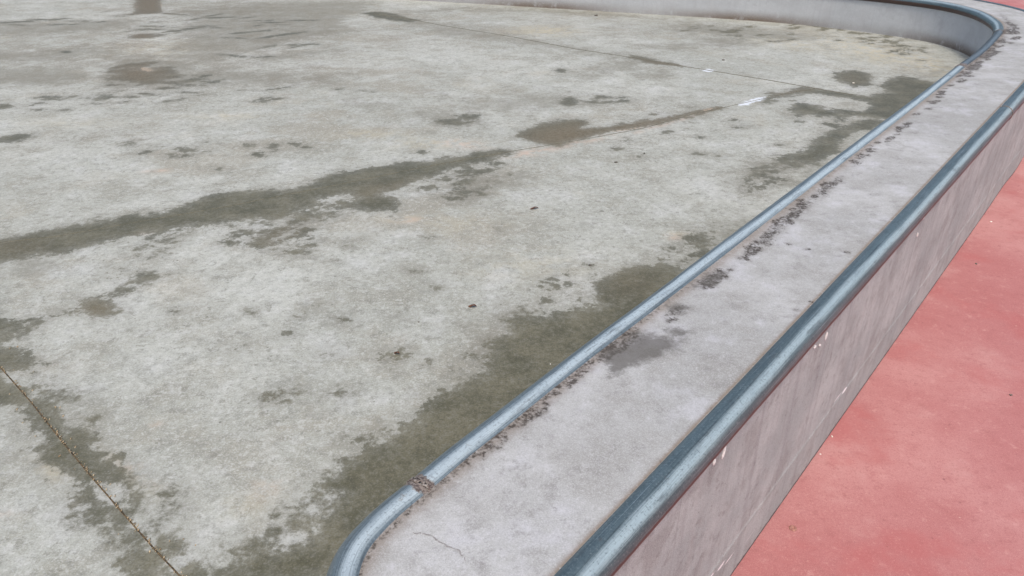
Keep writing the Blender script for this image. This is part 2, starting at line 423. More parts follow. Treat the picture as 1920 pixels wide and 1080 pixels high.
# nonuniform stations along the inner line
st = [0.0]
while st[-1] < LI[-1]:
    s = st[-1]
    st.append(s + (.008 if s < 2.2 else .016 if s < 5 else .03 if s < 9 else .2))
st = np.array(st[:-1] + [LI[-1]])
idx = np.interp(st, LI, np.arange(len(LI)))
def at_idx(C, i):
    return np.stack([np.interp(i, np.arange(len(C)), C[:, 0]), np.interp(i, np.arange(len(C)), C[:, 1])], 1)
QI, QO = at_idx(CI, idx), at_idx(CO, idx)
NI = normals2(QI)          # towards the raised floor
ledge = bpy.data.objects.new('skate_ledge', None)
S.collection.objects.link(ledge)
ledge.location = (0.9, 1.9, 0)
props(ledge, 'long grey concrete ledge edged with two blue-grey steel pipes, between grey and red floors', 'skate ledge')
bpy.context.view_layer.update()
def child(o):
    o.parent = ledge
    o.matrix_parent_inverse = ledge.matrix_world.inverted()
    return o

# ------------------------------------------------------------------ floors
# visible floor as one sheet, finer where it is near
ys = [-1.2]
while ys[-1] < 13: ys.append(ys[-1] + (.03 if ys[-1] < .5 else .010 if ys[-1] < 2.6 else .018 if ys[-1] < 5 else .035 if ys[-1] < 9.5 else .3))
xs = [-14.0]
while xs[-1] < 4.2: xs.append(xs[-1] + (.3 if xs[-1] < -5.5 else .03 if xs[-1] < -2.2 else .012 if xs[-1] < 1.2 else .022))
xs, ys = np.array(xs), np.array(ys)
X, Y = np.meshgrid(xs, ys)
P2 = np.stack([X.ravel(), Y.ravel()], 1)
MID = (QI * .55 + QO * .45)
outline = np.vstack([[ap(-8, .05)], [ap(-.97, .05)], MID[8::10], MID[-1:], [[-14, 14]], [[-14.5, -8]]])
inside = sdist(P2, outline) > 0
nx = len(xs)
J, I = np.meshgrid(np.arange(nx - 1), np.arange(len(ys) - 1))
q = np.stack([I * nx + J, I * nx + J + 1, (I + 1) * nx + J + 1, (I + 1) * nx + J], -1).reshape(-1, 4)
q = q[inside[q].all(1)]
used = np.unique(q); remap = -np.ones(len(P2), int); remap[used] = np.arange(len(used))
q = remap[q]; P2 = P2[used]
me = bpy.data.meshes.new('raised_floor')
me.vertices.add(len(P2)); me.vertices.foreach_set('co', np.column_stack([P2, np.full(len(P2), ZF)]).ravel())
me.loops.add(q.size); me.loops.foreach_set('vertex_index', q.ravel())
me.polygons.add(len(q)); me.polygons.foreach_set('loop_start', np.arange(0, q.size, 4)); me.polygons.foreach_set('loop_total', np.full(len(q), 4))
me.update(); me.validate()

damp = [
 [(-700,600),(-500,540),(-200,470),(-80,458),(0,448),(40,440),(100,430),(150,418),(215,410),(235,403),(300,398),(345,385),(390,365),(430,360),(475,357),(530,357),(560,352),(590,338),(640,322),(690,312),(720,308),(770,302),(800,303),(830,298),(870,290),(905,284),(950,279),(963,284),
  (955,291),(925,297),(900,304),(880,307),(870,314),(840,317),(825,327),(810,334),(795,339),(775,344),(760,349),(745,357),(720,362),(735,370),(752,384),(745,398),(720,395),(700,400),(670,395),(660,386),(665,372),(655,362),(625,370),(600,376),(590,386),(600,398),(575,396),
  (560,395),(540,404),(510,411),(490,407),(455,414),(420,418),(390,425),(365,427),(350,424),(330,430),(300,435),(265,440),(240,447),(200,453),(165,462),(140,468),(110,475),(75,482),(50,482),(20,490),(0,497),(-80,520),(-200,548),(-500,640),(-700,720)],
 [(575,396),(600,398),(578,410),(548,425),(528,436),(508,446),(512,462),(480,470),(455,464),(450,458),(478,452),(505,440),(520,428),(545,412)],
 [(508,464),(560,467),(585,474),(550,477),(520,472)],
 [(118,590),(145,578),(160,562),(185,559),(208,570),(220,584),(205,592),(178,597),(150,592)],
 [(-60,590),(20,599),(58,602),(50,608),(25,618),(15,630),(-60,645)],
 [(-60,650),(10,648),(40,655),(60,668),(86,680),(78,687),(60,690),(64,700),(50,706),(20,700),(-60,690)],
 [(-60,700),(8,702),(30,716),(58,740),(66,752),(89,751),(122,749),(101,768),(132,781),(113,795),(140,806),(171,803),(175,819),(157,835),(183,847),(218,870),(249,893),(282,912),(272,932),(264,946),(240,934),(214,915),(190,905),
  (180,912),(200,930),(205,948),(233,962),(253,990),(272,1033),(300,1050),(330,1062),(360,1100),(240,1100),(250,1072),(240,1040),(249,1033),(218,1018),(202,985),(167,979),(140,955),(128,936),(148,913),(120,897),(89,872),(58,870),(42,850),(74,830),(74,812),(43,790),(39,768),(16,760),(-60,770)],
 [(306,1018),(318,1010),(340,1012),(356,1020),(352,1034),(330,1040),(312,1032)],
 [(285,950),(305,948),(318,956),(300,964),(286,962)], [(290,978),(308,972),(320,978),(300,988)],
 [(1150,506),(1210,495),(1255,497),(1285,504),(1320,520),(1120,700),(820,905),(740,960),(690,1020),(660,1100),(335,1100),(340,1062),(370,1050),(400,1062),(450,1058),(470,1042),(505,1030),(560,1012),(525,1005),(508,990),(530,975),(552,966),(592,960),(622,936),(600,934),(580,915),(590,900),(630,876),(642,865),(680,850),(716,830),(720,815),(750,800),(776,785),(770,775),(790,760),(820,740),(855,730),(870,715),(900,700),(910,680),(925,656),(905,650),(912,640),(930,630),(945,624),(950,600),(962,590),(1010,590),(1050,582),(1100,580),(1125,570),(1110,556),(1125,545),(1120,534),(1130,515)],
 [(1560,136),(1600,132),(1625,136),(1638,146),(1630,160),(1600,163),(1580,156),(1565,147)],
 [(1690,140),(1715,147),(1760,157),(1780,170),(1690,225),(1660,223),(1615,219),(1585,216),(1560,208),(1545,200),(1615,208),(1630,198),(1620,190),(1590,183),(1540,178),(1505,174),(1470,182),(1440,186),(1440,178),(1470,172),(1505,163),(1540,167),(1590,175),(1627,180),(1650,176),(1662,172),(1647,162),(1662,150)],
 [(1477,203),(1492,192),(1530,197),(1560,206),(1590,216),(1570,220),(1530,216),(1500,214)],
 [(1555,246),(1580,240),(1610,226),(1640,222),(1660,228),(1640,240),(1600,250),(1582,262),(1572,285),(1542,300),(1512,310),(1490,302),(1462,306),(1450,296),(1500,285),(1525,262)],
 oval(1425,350,24,6,20), oval(1445,343,14,4,0), oval(1290,482,22,4,30), oval(1320,452,14,3,10),
 [(970,256),(990,241),(1015,231),(1060,223),(1100,222),(1106,232),(1090,240),(1130,238),(1180,228),(1240,221),(1300,208),(1355,199),(1362,204),(1310,215),(1260,228),(1210,239),(1160,246),(1110,255),(1080,265),(1050,275),(1020,272),(990,263)],
 [(1180,101),(1230,112),(1282,122),(1280,127),(1235,121),(1205,117),(1175,108)],
 [(676,24),(715,21),(760,31),(790,38),(770,42),(735,38),(700,32)],
 [(222,136),(262,130),(300,138),(296,152),(250,155),(220,152)], [(252,-6),(303,-6),(303,25),(252,27)], [(245,65),(290,63),(288,71),(240,73)],  # upright dark rectangle is a reflection of something beyond, painted among the damp
 oval(1052,132,9,5), oval(835,228,20,4), oval(872,219,22,5), oval(860,232,16,4), oval(1068,190,18,9), oval(1130,183,22,3), oval(245,270,11,4), oval(322,290,18,4), oval(485,291,14,5), oval(410,318,11,4), oval(352,283,14,3),
 oval(160,420,30,4,25), oval(270,522,22,7,25), oval(235,545,20,6,20), oval(290,478,24,5,25), oval(320,448,18,6,10), oval(222,583,14,4,20), oval(88,594,9,3), oval(260,468,14,3,20), oval(435,455,20,4,-5),
 oval(155,758,10,4), oval(175,787,7,4), oval(635,738,14,4,-10), oval(512,746,8,3), oval(735,680,6,3), oval(765,666,6,2.5), oval(1105,498,9,3), oval(600,572,5,3), oval(790,285,7,3), oval(30,258,36,7,8), oval(0,200,30,5,5), oval(90,182,22,2), oval(200,182,26,2), oval(120,98,10,2),
]
def cluster(u, v, a, b, tilt, n, w, h):
    """ragged group of small specks spread over an oval"""
    out = []
    for _ in range(n):
        t = random.uniform(0, 2 * math.pi); q = random.random() ** .6
        x, y = a * q * math.cos(t), b * q * math.sin(t); c, s = math.cos(math.radians(tilt)), math.sin(math.radians(tilt))
        k = random.uniform(.5, 1.3)
        out.append(oval(u + x * c + y * s, v - x * s + y * c, w * k, h * k, random.uniform(-5, 12), 8))
    return out
for args in [(262,138,62,22,0,26,26,4),(340,150,70,8,0,12,24,2.5),(520,100,120,20,4,8,30,2),(470,60,200,20,0,8,40,1.5),(120,45,120,8,0,7,40,1.2),(860,225,45,12,5,14,12,2.2),(1150,185,60,10,5,12,14,2),(1300,455,60,26,30,30,9,2),(1440,330,40,22,20,16,12,3),(300,455,55,22,20,18,14,4),(240,530,40,30,40,16,12,4),(560,440,70,22,-5,16,14,3),(880,330,90,22,8,22,13,3.5),
             (880,360,70,14,5,10,9,3),(420,280,170,26,0,14,11,2.5),(100,190,110,20,3,12,16,2),(740,665,30,10,0,6,6,2.5),(560,750,90,14,-4,7,7,2),(30,620,60,22,10,12,14,5),(1560,215,70,20,8,14,16,4),(1500,300,50,16,10,16,13,3),
             (1600,60,120,20,-8,34,11,1.6),(1700,95,60,14,-14,26,8,1.6),(1400,62,130,12,-5,20,16,1.4),(640,385,70,22,10,14,14,4),(470,425,60,14,8,12,14,3),(90,730,60,20,-40,10,14,6),(300,960,50,40,-40,16,14,6),(170,900,60,30,-40,10,14,6),
             (1040,560,90,40,25,12,9,4),(900,690,60,40,35,14,9,4),(700,830,80,30,30,14,12,5),(560,960,60,40,30,14,14,7),(480,1040,110,30,0,20,18,8),(1230,500,80,20,30,10,9,3),(1480,180,60,10,8,10,14,2),(1330,250,200,60,5,16,5,1.5),(700,560,400,160,0,26,4,1.6),(420,180,300,30,0,18,22,1.6),(300,40,300,40,0,22,26,1.2)]:
    damp += cluster(*args)
half = [
 [(200,100),(330,110),(420,128),(560,140),(540,158),(380,164),(240,168),(198,168)], [(205,106),(260,102),(290,112),(330,124),(420,136),(470,146),(520,152),(480,160),(380,160),(300,157),(240,161),(205,166)],
 [(390,150),(470,146),(560,140),(620,142),(660,140),(640,150),(560,158),(500,162),(420,160)],
 [(340,20),(480,5),(700,0),(690,20),(640,40),(650,60),(560,75),(470,100),(380,120),(320,110),(340,60)],
 [(470,110),(560,92),(650,88),(655,96),(600,104),(520,115),(480,125)],
 [(-40,40),(120,38),(280,36),(240,52),(120,62),(-40,66)],
 [(-40,96),(80,96),(170,88),(210,96),(150,108),(60,118),(-40,112)],
 [(-40,128),(60,122),(150,130),(190,150),(100,160),(-40,162)],
 [(690,20),(760,28),(850,50),(960,66),(1080,90),(1170,101),(1160,112),(1070,97),(950,76),(850,66),(760,44),(690,34)],
 [(1090,148),(1110,128),(1160,112),(1220,112),(1200,126),(1150,140),(1110,150)],
 [(1260,40),(1420,52),(1480,62),(1560,66),(1520,78),(1440,76),(1340,66),(1270,58)],
 [(1220,86),(1280,80),(1320,84),(1290,92),(1240,94)], [(1330,72),(1400,72),(1420,82),(1360,90),(1320,84)],
 [(800,170),(900,186),(960,178),(1040,170),(1100,182),(1060,200),(980,210),(880,205)],
 [(1180,138),(1240,132),(1250,140),(1200,150)], [(925,190),(960,182),(975,188),(940,198)],
 [(840,330),(900,322),(980,318),(1010,330),(960,350),(900,372),(860,380),(820,360)],
 [(1400,320),(1450,300),(1500,310),(1480,330),(1430,350),(1390,350)],
 [(1230,490),(1300,462),(1340,445),(1380,410),(1400,420),(1350,470),(1290,510)],
 [(520,400),(600,392),(640,400),(560,440),(520,440)],
 [(0,500),(60,496),(100,500),(60,520),(0,530)],
 [(900,640),(950,600),(980,600),(960,650),(900,690)],
 [(640,192),(720,190),(745,196),(700,200),(650,197)], [(760,205),(900,212),(900,240),(820,238)],
 [(1740,130),(1770,122),(1790,130),(1750,150),(1700,140)],
 [(760,22),(860,13),(960,16),(1130,23),(1250,36),(1130,29),(960,22),(860,19),(760,28)],
]
warm = [(1640,95,120,22,-10,.95),(1740,120,60,18,-20,.9),(1020,58,60,9,0,.9),(1480,80,90,12,-8,.6),(430,218,60,6,0,.6),(300,90,90,20,0,.35),(690,250,60,8,0,.5),(800,268,70,12,0,.55),(90,880,40,16,-30,.8),
        (240,890,60,22,-35,.6),(470,940,60,30,20,.35),(1270,440,20,6,0,.8),(750,410,40,8,0,.5),(1590,140,22,7,0,.7),(1000,500,120,30,0,.35),(130,230,90,10,0,.3),(860,420,80,20,0,.3)]
pinkish = [(300,320,27,3,4,.9),(1000,285,44,6,8,1.),(1080,268,60,5,12,.9),(1250,232,70,3,16,.8),(870,270,40,7,-5,.7),(765,412,26,5,0,.8),(265,437,25,3,5,.7),(20,964,20,8,0,.6),(1265,445,12,5,0,.9),(290,795,14,4,0,.5),(250,880,40,14,-30,.6),(500,910,30,20,30,.45)]
brown = [(278,10,60,30,0,1.),(262,135,70,26,0,1.),(1060,252,90,24,8,1.),(1200,235,120,12,12,1.),(1320,208,60,8,15,1.),(1240,120,60,12,-8,.8),(265,68,40,10,0,1.),(260,135,60,20,0,.9),(720,355,60,14,10,.35),(530,440,40,16,20,.5),(1600,150,40,12,0,.3),(1480,172,50,6,10,.6),(30,460,60,20,0,.3),(180,580,40,20,0,.5),(1180,530,60,30,0,.25)]
white = [[(1384,196),(1400,189),(1418,184),(1434,181),(1436,185),(1424,189),(1412,192),(1402,197),(1392,199)],[(1312,131),(1328,129),(1344,132),(1334,135),(1320,134)]]  # sky glints on water in the joints, painted as pale colour
attr(me, 'damp', field(P2, damp, ZF)); attr(me, 'half', field(P2, half, ZF)); attr(me, 'white', field(P2, white, ZF))
film = [(200,90,420,55,0,.85),(700,60,300,40,0,.6),(1150,50,300,28,-4,.5),(540,150,160,14,0,.9),(0,150,200,16,0,.7),(300,120,150,34,0,1.),(520,60,170,50,0,.95),(420,20,200,30,0,.95),(270,140,130,24,0,1.),(600,130,120,22,0,.7),(60,140,130,20,0,.6),(100,60,160,18,0,.6),(1300,60,150,20,-6,.5),(900,60,200,30,-6,.45),(1340,75,90,14,-5,.5),
        (870,350,120,36,10,.55),(560,430,80,26,5,.5),(930,640,70,46,30,.75),(1180,190,130,22,0,.4),(640,230,140,16,0,.35),(170,255,120,16,6,.5),(1450,330,70,36,20,.5),(1640,200,120,50,15,.45),(1050,560,80,30,20,.3),(420,890,120,60,20,.3),(120,820,120,80,-45,.35)]
attr(me, 'film', soft(P2, film, ZF)); attr(me, 'warm', soft(P2, warm, ZF)); attr(me, 'pinkish', soft(P2, pinkish, ZF)); attr(me, 'brown', soft(P2, brown, ZF))
props(link('raised_floor', me, M_floor), kind='structure')

# red ground to the horizon
g = np.array([-200, -60, -20, -8, -4, -2, -1, 0, 1, 2, 4, 8, 20, 60, 200.])
GX, GY = np.meshgrid(g, g); n = len(g)
me = mesh('red_ground', np.column_stack([GX.ravel(), GY.ravel(), np.zeros(n * n)]), [(i * n + j, i * n + j + 1, (i + 1) * n + j + 1, (i + 1) * n + j) for i in range(n - 1) for j in range(n - 1)])
props(link('ground', me, M_red), kind='structure')

# edge of the raised slab where the ledge stops
def prism(name, poly, z0, z1, mat):
    bm = bmesh.new()
    lo = [bm.verts.new((*p, z0)) for p in poly]; hi = [bm.verts.new((*p, z1)) for p in poly]
    bm.faces.new(hi); bm.faces.new(lo[::-1])
    for i in range(len(poly)):
        j = (i + 1) % len(poly); bm.faces.new((lo[i], lo[j], hi[j], hi[i]))
    bmesh.ops.recalc_face_normals(bm, faces=bm.faces)
    me = bpy.data.meshes.new(name); bm.to_mesh(me); bm.free()
    return link(name, me, mat, smooth=False)
props(prism('slab_edge', [ap(-8, .0), ap(-.975, .0), ap(-.975, .12), ap(-8, .12)], -.05, ZF + .003, M_floor), kind='structure')

# ------------------------------------------------------------------ ledge body
def lerp(a, b, t): return a * (1 - t) + b * t
Wd = np.hypot(*(QO - QI).T)
U = (QO - QI) / np.maximum(Wd, 1e-6)[:, None]
capf = np.clip(Wd / .08, 0, 1)[:, None]
FI = QI - U * .010 * capf; FO = QO + U * .010 * capf      # the two faces stand 10 mm outside the pipe axes
zz_in = np.linspace(0, ZT, 30); zz_out = np.concatenate([np.linspace(ZT, .135, 44), [.133], np.linspace(.128, .02, 12), [.014, .010, .006, .003, 0]])
tt = np.linspace(0, 1, 52)
rows, uvv, topm, prm = [], [], [], []
for z in zz_in[:-1]: rows.append(np.column_stack([FI, np.full(len(QI), z)])); uvv.append(z - ZT); topm.append(0.); prm.append(-1)
for t in tt: rows.append(np.column_stack([lerp(FI, FO, t), np.full(len(QI), ZT)])); uvv.append(t * .34); topm.append(1.); prm.append(t)
for z in zz_out[1:]:
    off = U * (.0009 if z < .134 else 0)
    rows.append(np.column_stack([FO + off, np.full(len(QI), z)])); uvv.append(.34 + ZT - z); topm.append(0.); prm.append(2)
V = np.stack(rows)                      # (profile, station, 3)
npf, ns = V.shape[:2]
J, I = np.meshgrid(np.arange(ns - 1), np.arange(npf - 1))
q = np.stack([I * ns + J, (I + 1) * ns + J, (I + 1) * ns + J + 1, I * ns + J + 1], -1).reshape(-1, 4)[:, ::-1]
me = bpy.data.meshes.new('ledge_body')
me.vertices.add(npf * ns); me.vertices.foreach_set('co', V.ravel())
me.loops.add(q.size); me.loops.foreach_set('vertex_index', q.ravel())
me.polygons.add(len(q)); me.polygons.foreach_set('loop_start', np.arange(0, q.size, 4)); me.polygons.foreach_set('loop_total', np.full(len(q), 4))
me.update()
uvl = me.uv_layers.new(name='UVMap')
UVs = np.stack([np.tile(st, npf), np.repeat(uvv, ns)], 1)
uvl.data.foreach_set('uv', UVs[q.ravel()].ravel())
VF = V.reshape(-1, 3); P2 = VF[:, :2]; zf = VF[:, 2]
top = np.repeat(topm, ns); pr = np.repeat(prm, ns); sF = np.tile(st, npf)
wF = np.tile(Wd, npf)
inner = (pr == -1).astype(float)
attr(me, 'top', top); attr(me, 'inner', inner)
attr(me, 'foot', ((pr == 2) & (zf < .134)).astype(float) * .12)
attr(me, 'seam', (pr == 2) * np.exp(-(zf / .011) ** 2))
attr(me, 'mud', inner * np.clip(1.25 - (zf - ZF) / .07, 0, 1) * (.65 + .35 * np.sin(sF * 3.1)))
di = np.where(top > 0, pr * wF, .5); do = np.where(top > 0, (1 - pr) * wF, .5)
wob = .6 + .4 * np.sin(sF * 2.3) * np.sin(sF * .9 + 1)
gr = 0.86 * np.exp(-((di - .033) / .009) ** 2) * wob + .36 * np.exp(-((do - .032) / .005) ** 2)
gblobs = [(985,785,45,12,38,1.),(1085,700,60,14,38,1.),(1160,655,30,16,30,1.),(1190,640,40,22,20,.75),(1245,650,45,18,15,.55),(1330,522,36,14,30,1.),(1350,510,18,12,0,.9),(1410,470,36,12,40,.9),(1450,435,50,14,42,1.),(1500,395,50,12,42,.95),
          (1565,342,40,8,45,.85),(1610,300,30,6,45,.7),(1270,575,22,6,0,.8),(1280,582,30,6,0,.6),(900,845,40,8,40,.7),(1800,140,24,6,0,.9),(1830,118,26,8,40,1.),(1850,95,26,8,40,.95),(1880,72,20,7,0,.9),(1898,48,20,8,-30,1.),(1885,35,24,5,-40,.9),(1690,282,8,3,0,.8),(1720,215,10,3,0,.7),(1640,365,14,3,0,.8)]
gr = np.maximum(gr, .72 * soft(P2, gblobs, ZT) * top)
attr(me, 'grime', np.clip(gr, 0, 1.1))
attr(me, 'tan', np.clip(np.exp(-((di - .034) / .018) ** 2) * .6 + np.exp(-((do - .031) / .0035) ** 2) * 1.6, 0, 1) * top)
ld = [[(1150,655),(1175,636),(1195,628),(1225,630),(1252,638),(1258,652),(1232,666),(1206,678),(1180,684),(1150,682),(1140,672)], [(1252,620),(1270,616),(1288,625),(1280,632),(1262,628)], oval(1160,690,20,8,25), oval(1275,578,22,5), oval(1150,660,22,10,30), oval(1330,525,26,9,25)]
attr(me, 'damp', np.where(top > 0, field(P2, ld, ZT), -.3))
ld2 = []
for args in [(1000,778,34,9,38,16,6,3),(1060,722,34,8,38,12,5,2.5),(1130,668,40,10,32,16,6,3),(1170,640,40,16,28,22,8,4),(1340,522,34,12,30,26,6,2.5),(1420,462,34,12,38,26,6,2.2),(1452,428,30,10,40,22,6,2),(1492,394,34,12,42,30,6,2),(1550,350,40,8,42,22,6,1.8),
             (1620,290,40,7,42,18,6,1.5),(1400,480,14,8,0,10,7,2),(1268,590,20,12,20,8,6,2),(920,842,50,8,36,16,6,2.5),(1760,180,40,6,45,14,7,1.5),(1820,128,34,12,45,30,8,1.6),(1860,92,24,12,50,26,8,1.5),(1890,62,18,22,0,30,8,1.5),(1690,240,40,6,45,12,7,1.5),(1500,500,160,120,40,10,4,1.2)]:
    ld2 += cluster(*args)
fd2 = field(P2, ld2, ZT, -.05)
gr = np.maximum(gr, np.clip(1 + fd2 / .010, 0, 1.0) * .92 * top)
me.attributes['grime'].data.foreach_set('value', np.clip(gr, 0, 1.1).astype(np.float32))
ck = np.zeros(len(P2))
cl = ground([(775,998),(800,1004),(822,1012),(830,1020),(850,1032),(872,1045),(868,1056)], ZT)
for a, b in zip(cl[:-1], cl[1:]):
    e = b - a; w = P2 - a; t = np.clip((w @ e) / (e @ e), 0, 1)
    ck = np.maximum(ck, np.exp(-(np.hypot(*(w - t[:, None] * e).T) / .0045) ** 2))
attr(me, 'crack', ck * top * 0)
wh = np.full(len(P2), -.3)
def fm(u, v, w, h):      # mark on the outer face
    p = on_face(u, v, -.001)
    a = (P2 - B0) @ D; a0 = (p[:2] - B0) @ D
    return np.where(pr == 2, .02 * (1 - np.hypot((a - a0) / w, (zf - p[2]) / h)), -.3)
for (u, v, w, h) in [(1368,1046,.03,.004),(1352,1062,.028,.006),(1330,1085,.03,.006),(1572,745,.04,.004),(1584,732,.02,.004),(1555,770,.03,.003),(1405,1008,.05,.0025),(1875,408,.006,.02)]:
    wh = np.maximum(wh, fm(u, v, w, h))
attr(me, 'white', wh)
child(link('ledge_body', me, M_ledge, smooth=False))

# ------------------------------------------------------------------ pipes
def tube(name, C, s0, s1, mat, z=ZP, r=R, rust=(), shine=100, wide=22, line=78):
    L = arclen(C)
    ss = [s0]
    while ss[-1] < s1: ss.append(ss[-1] + (.008 if ss[-1] < 6 else .03 if ss[-1] < 10 else .2))
    ss[-1] = s1; ss = np.array(ss)
    Q = resample(C, ss); Nn = normals2(Q); k = 40
    ang = np.linspace(0, 2 * np.pi, k + 1)
    rr = r * (1 + .006 * np.sin(ss * 5.1) + .004 * np.sin(ss * 13))
    P = np.stack([np.column_stack([Q + Nn * (np.cos(a) * rr)[:, None], z + np.sin(a) * rr]) for a in ang[:-1]])
    n_ = len(ss); F_ = []
    v = P.reshape(-1, 3)
    ii, jj = np.meshgrid(np.arange(k), np.arange(n_ - 1), indexing='ij')
    q = np.stack([ii * n_ + jj, ii * n_ + jj + 1, ((ii + 1) % k) * n_ + jj + 1, ((ii + 1) % k) * n_ + jj], -1).reshape(-1, 4)[:, ::-1]
    me = bpy.data.meshes.new(name)
    me.vertices.add(len(v)); me.vertices.foreach_set('co', v.ravel())
    me.loops.add(q.size); me.loops.foreach_set('vertex_index', q.ravel())
    me.polygons.add(len(q)); me.polygons.foreach_set('loop_start', np.arange(0, q.size, 4)); me.polygons.foreach_set('loop_total', np.full(len(q), 4))
    me.update()
    uv = me.uv_layers.new(name='UVMap')
    A = np.stack([np.tile(ss, k), np.repeat(ang[:-1] / (2 * np.pi), n_)], 1)
    uv.data.foreach_set('uv', A[q.ravel()].ravel())
    av = np.degrees(np.repeat(ang[:-1], n_))
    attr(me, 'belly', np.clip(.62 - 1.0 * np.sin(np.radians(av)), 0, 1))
    wv = 4 * np.sin(np.tile(ss, k) * 1.7) + 3 * np.sin(np.tile(ss, k) * 4.3 + 2)
    attr(me, 'highlight', np.exp(-((av - shine + wv) / wide) ** 2)); attr(me, 'line', .8 * np.exp(-((av - line + wv) / 7) ** 2))  # painted reflection: bright band and its dark streak, placed by angle
    ru = np.zeros(len(v)); sv = np.tile(ss, k)
    for (c0, w, s_) in rust: ru = np.maximum(ru, s_ * np.exp(-((sv - c0) / w) ** 2))
    attr(me, 'rust', ru)
    return child(link(name, me, mat))
def s_of(C, p):
    L = arclen(C); return L[np.argmin(np.hypot(*(C - p).T))]
LO = arclen(CO)
w1 = s_of(CI, ground([(796, 912)], ZT)[0]); w2 = s_of(CI, ground([(1808, 124)], ZT)[0]); tip = s_of(CI, ground([(1872, 60)], ZT)[0])
w3 = s_of(CO, ground([(1885, 203)], ZT)[0])
print('welds', w1, w2, tip, w3, LI[-1], LO[-1])
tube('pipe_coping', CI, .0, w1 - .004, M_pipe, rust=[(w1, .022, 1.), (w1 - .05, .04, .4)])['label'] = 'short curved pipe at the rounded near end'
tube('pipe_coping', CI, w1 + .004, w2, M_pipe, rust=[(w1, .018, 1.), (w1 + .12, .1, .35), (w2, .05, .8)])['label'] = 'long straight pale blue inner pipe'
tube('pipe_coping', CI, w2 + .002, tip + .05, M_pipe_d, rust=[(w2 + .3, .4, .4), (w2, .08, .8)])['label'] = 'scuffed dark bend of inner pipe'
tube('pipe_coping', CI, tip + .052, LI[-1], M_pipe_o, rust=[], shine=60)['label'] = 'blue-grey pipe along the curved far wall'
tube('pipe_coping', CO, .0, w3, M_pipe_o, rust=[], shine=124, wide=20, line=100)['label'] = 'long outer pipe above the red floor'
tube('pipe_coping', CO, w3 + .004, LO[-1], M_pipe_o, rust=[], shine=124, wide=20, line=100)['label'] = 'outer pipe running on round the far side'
def bead(C, s, z=ZP, r=R):
    bm = bmesh.new()
    T = resample(C, np.array([s - .01, s, s + .01])); c = T[1]; d = T[2] - T[0]; d /= np.hypot(*d); nn = np.array([-d[1], d[0]])
    k, m = 44, 8
    ring = []
    for i in range(k):
        a = 2 * math.pi * i / k; rw = .0038 * random.uniform(.6, 1.3); row = []
        sh = random.uniform(-.003, .003)
        for j in range(m):
            b = 2 * math.pi * j / m
            rad = r + .0005 + rw * .55 * math.cos(b); al = rw * math.sin(b) + sh
            p = c + nn * math.cos(a) * rad + d * al
            row.append(bm.verts.new((p[0], p[1], z + math.sin(a) * rad)))
        ring.append(row)
    for i in range(k):
        for j in range(m):
            bm.faces.new((ring[i][j], ring[(i + 1) % k][j], ring[(i + 1) % k][(j + 1) % m], ring[i][(j + 1) % m]))
    bmesh.ops.recalc_face_normals(bm, faces=bm.faces)
    me = bpy.data.meshes.new('weld_bead'); bm.to_mesh(me); bm.free()
    return child(link('weld_bead', me, M_weld))
bead(CI, w1); bead(CI, w2); bead(CI, tip + .05); bead(CO, w3)

# hairline crack in the top near the rounded end
L = arclen(cl); Q = resample(cl, np.linspace(0, L[-1], 46)); Nn = normals2(Q); v, f = [], []
wob = np.cumsum([random.gauss(0, .0009) for _ in Q]); wob -= np.linspace(wob[0], wob[-1], len(wob))
for i in range(len(Q)):
    w = .0011 * random.uniform(.25, 1.5); c = Q[i] + Nn[i] * wob[i]
    v += [(*(c + Nn[i] * w), ZT + .0006), (*(c - Nn[i] * w), ZT + .0006)]
    if i and random.random() > .07: f.append((2 * i - 2, 2 * i - 1, 2 * i + 1, 2 * i))
child(link('surface_crack', mesh('surface_crack', v, f), mat_plain('crack_dirt', srgb(146, 142, 140, .8), srgb(170, 166, 164, .8), 300)))

# mortar drips just under the outer pipe
def drip(u, v, L, w, lean):
    p = on_face(u, v, -.002)
    bm = bmesh.new(); bmesh.ops.create_icosphere(bm, subdivisions=2, radius=1)
    for x in bm.verts:
        k = x.co.copy(); s = 1 + .25 * math.sin(k.x * 5 + k.z * 3)
        al, up, out = k.x * w * s * (1.1 - .3 * k.z), k.z * L, k.y * .003
        al += lean * up
        x.co = (p[0] + D[0] * al + N[0] * out, p[1] + D[1] * al + N[1] * out, p[2] + up)
    me = bpy.data.meshes.new('mortar_drip'); bm.to_mesh(me); bm.free()
    return child(link('mortar_drip', me, M_drip))
drip(1357, 848, .015, .0024, .3); drip(1339, 866, .007, .0024, .3); drip(1549, 630, .012, .0022, 0.2); drip(1528, 650, .005, .003, .3); drip(1537, 647, .003, .0018, .3)
drip(1732, 407, .008, .003, .2); drip(1720, 440, .008, .0018, 0)

# ------------------------------------------------------------------ joints in the raised floor
def strip(name, uvs, w, mat, z=ZF, h=.002, label='', cat='floor joint', jit=.25, step=.006):
    P = ground(uvs, z); L = arclen(P); n = int(L[-1] / step) + 2
    Q = resample(P, np.linspace(0, L[-1], n)); Nn = normals2(Q)
    v, f = [], []
    for i in range(n):
        wl = w * random.uniform(1 - jit, 1 + jit) / 2; wr = w * random.uniform(1 - jit, 1 + jit) / 2; hh = h * random.uniform(.4, 1.2)
        v += [(*(Q[i] + Nn[i] * wl), z - .001), (*(Q[i] + Nn[i] * wl * .6), z + hh), (*(Q[i] - Nn[i] * wr * .6), z + hh), (*(Q[i] - Nn[i] * wr), z - .001)]
        if i:
            a, b = 4 * (i - 1), 4 * i
            f += [(a + k, b + k, b + k + 1, a + k + 1) for k in range(3)]
    return props(link(name, mesh(name, v, f), mat), label, cat)
JC = [(-140, 530), (2, 690), (60, 756), (120, 832), (170, 892), (230, 962), (290, 1030), (345, 1088), (420, 1175)]
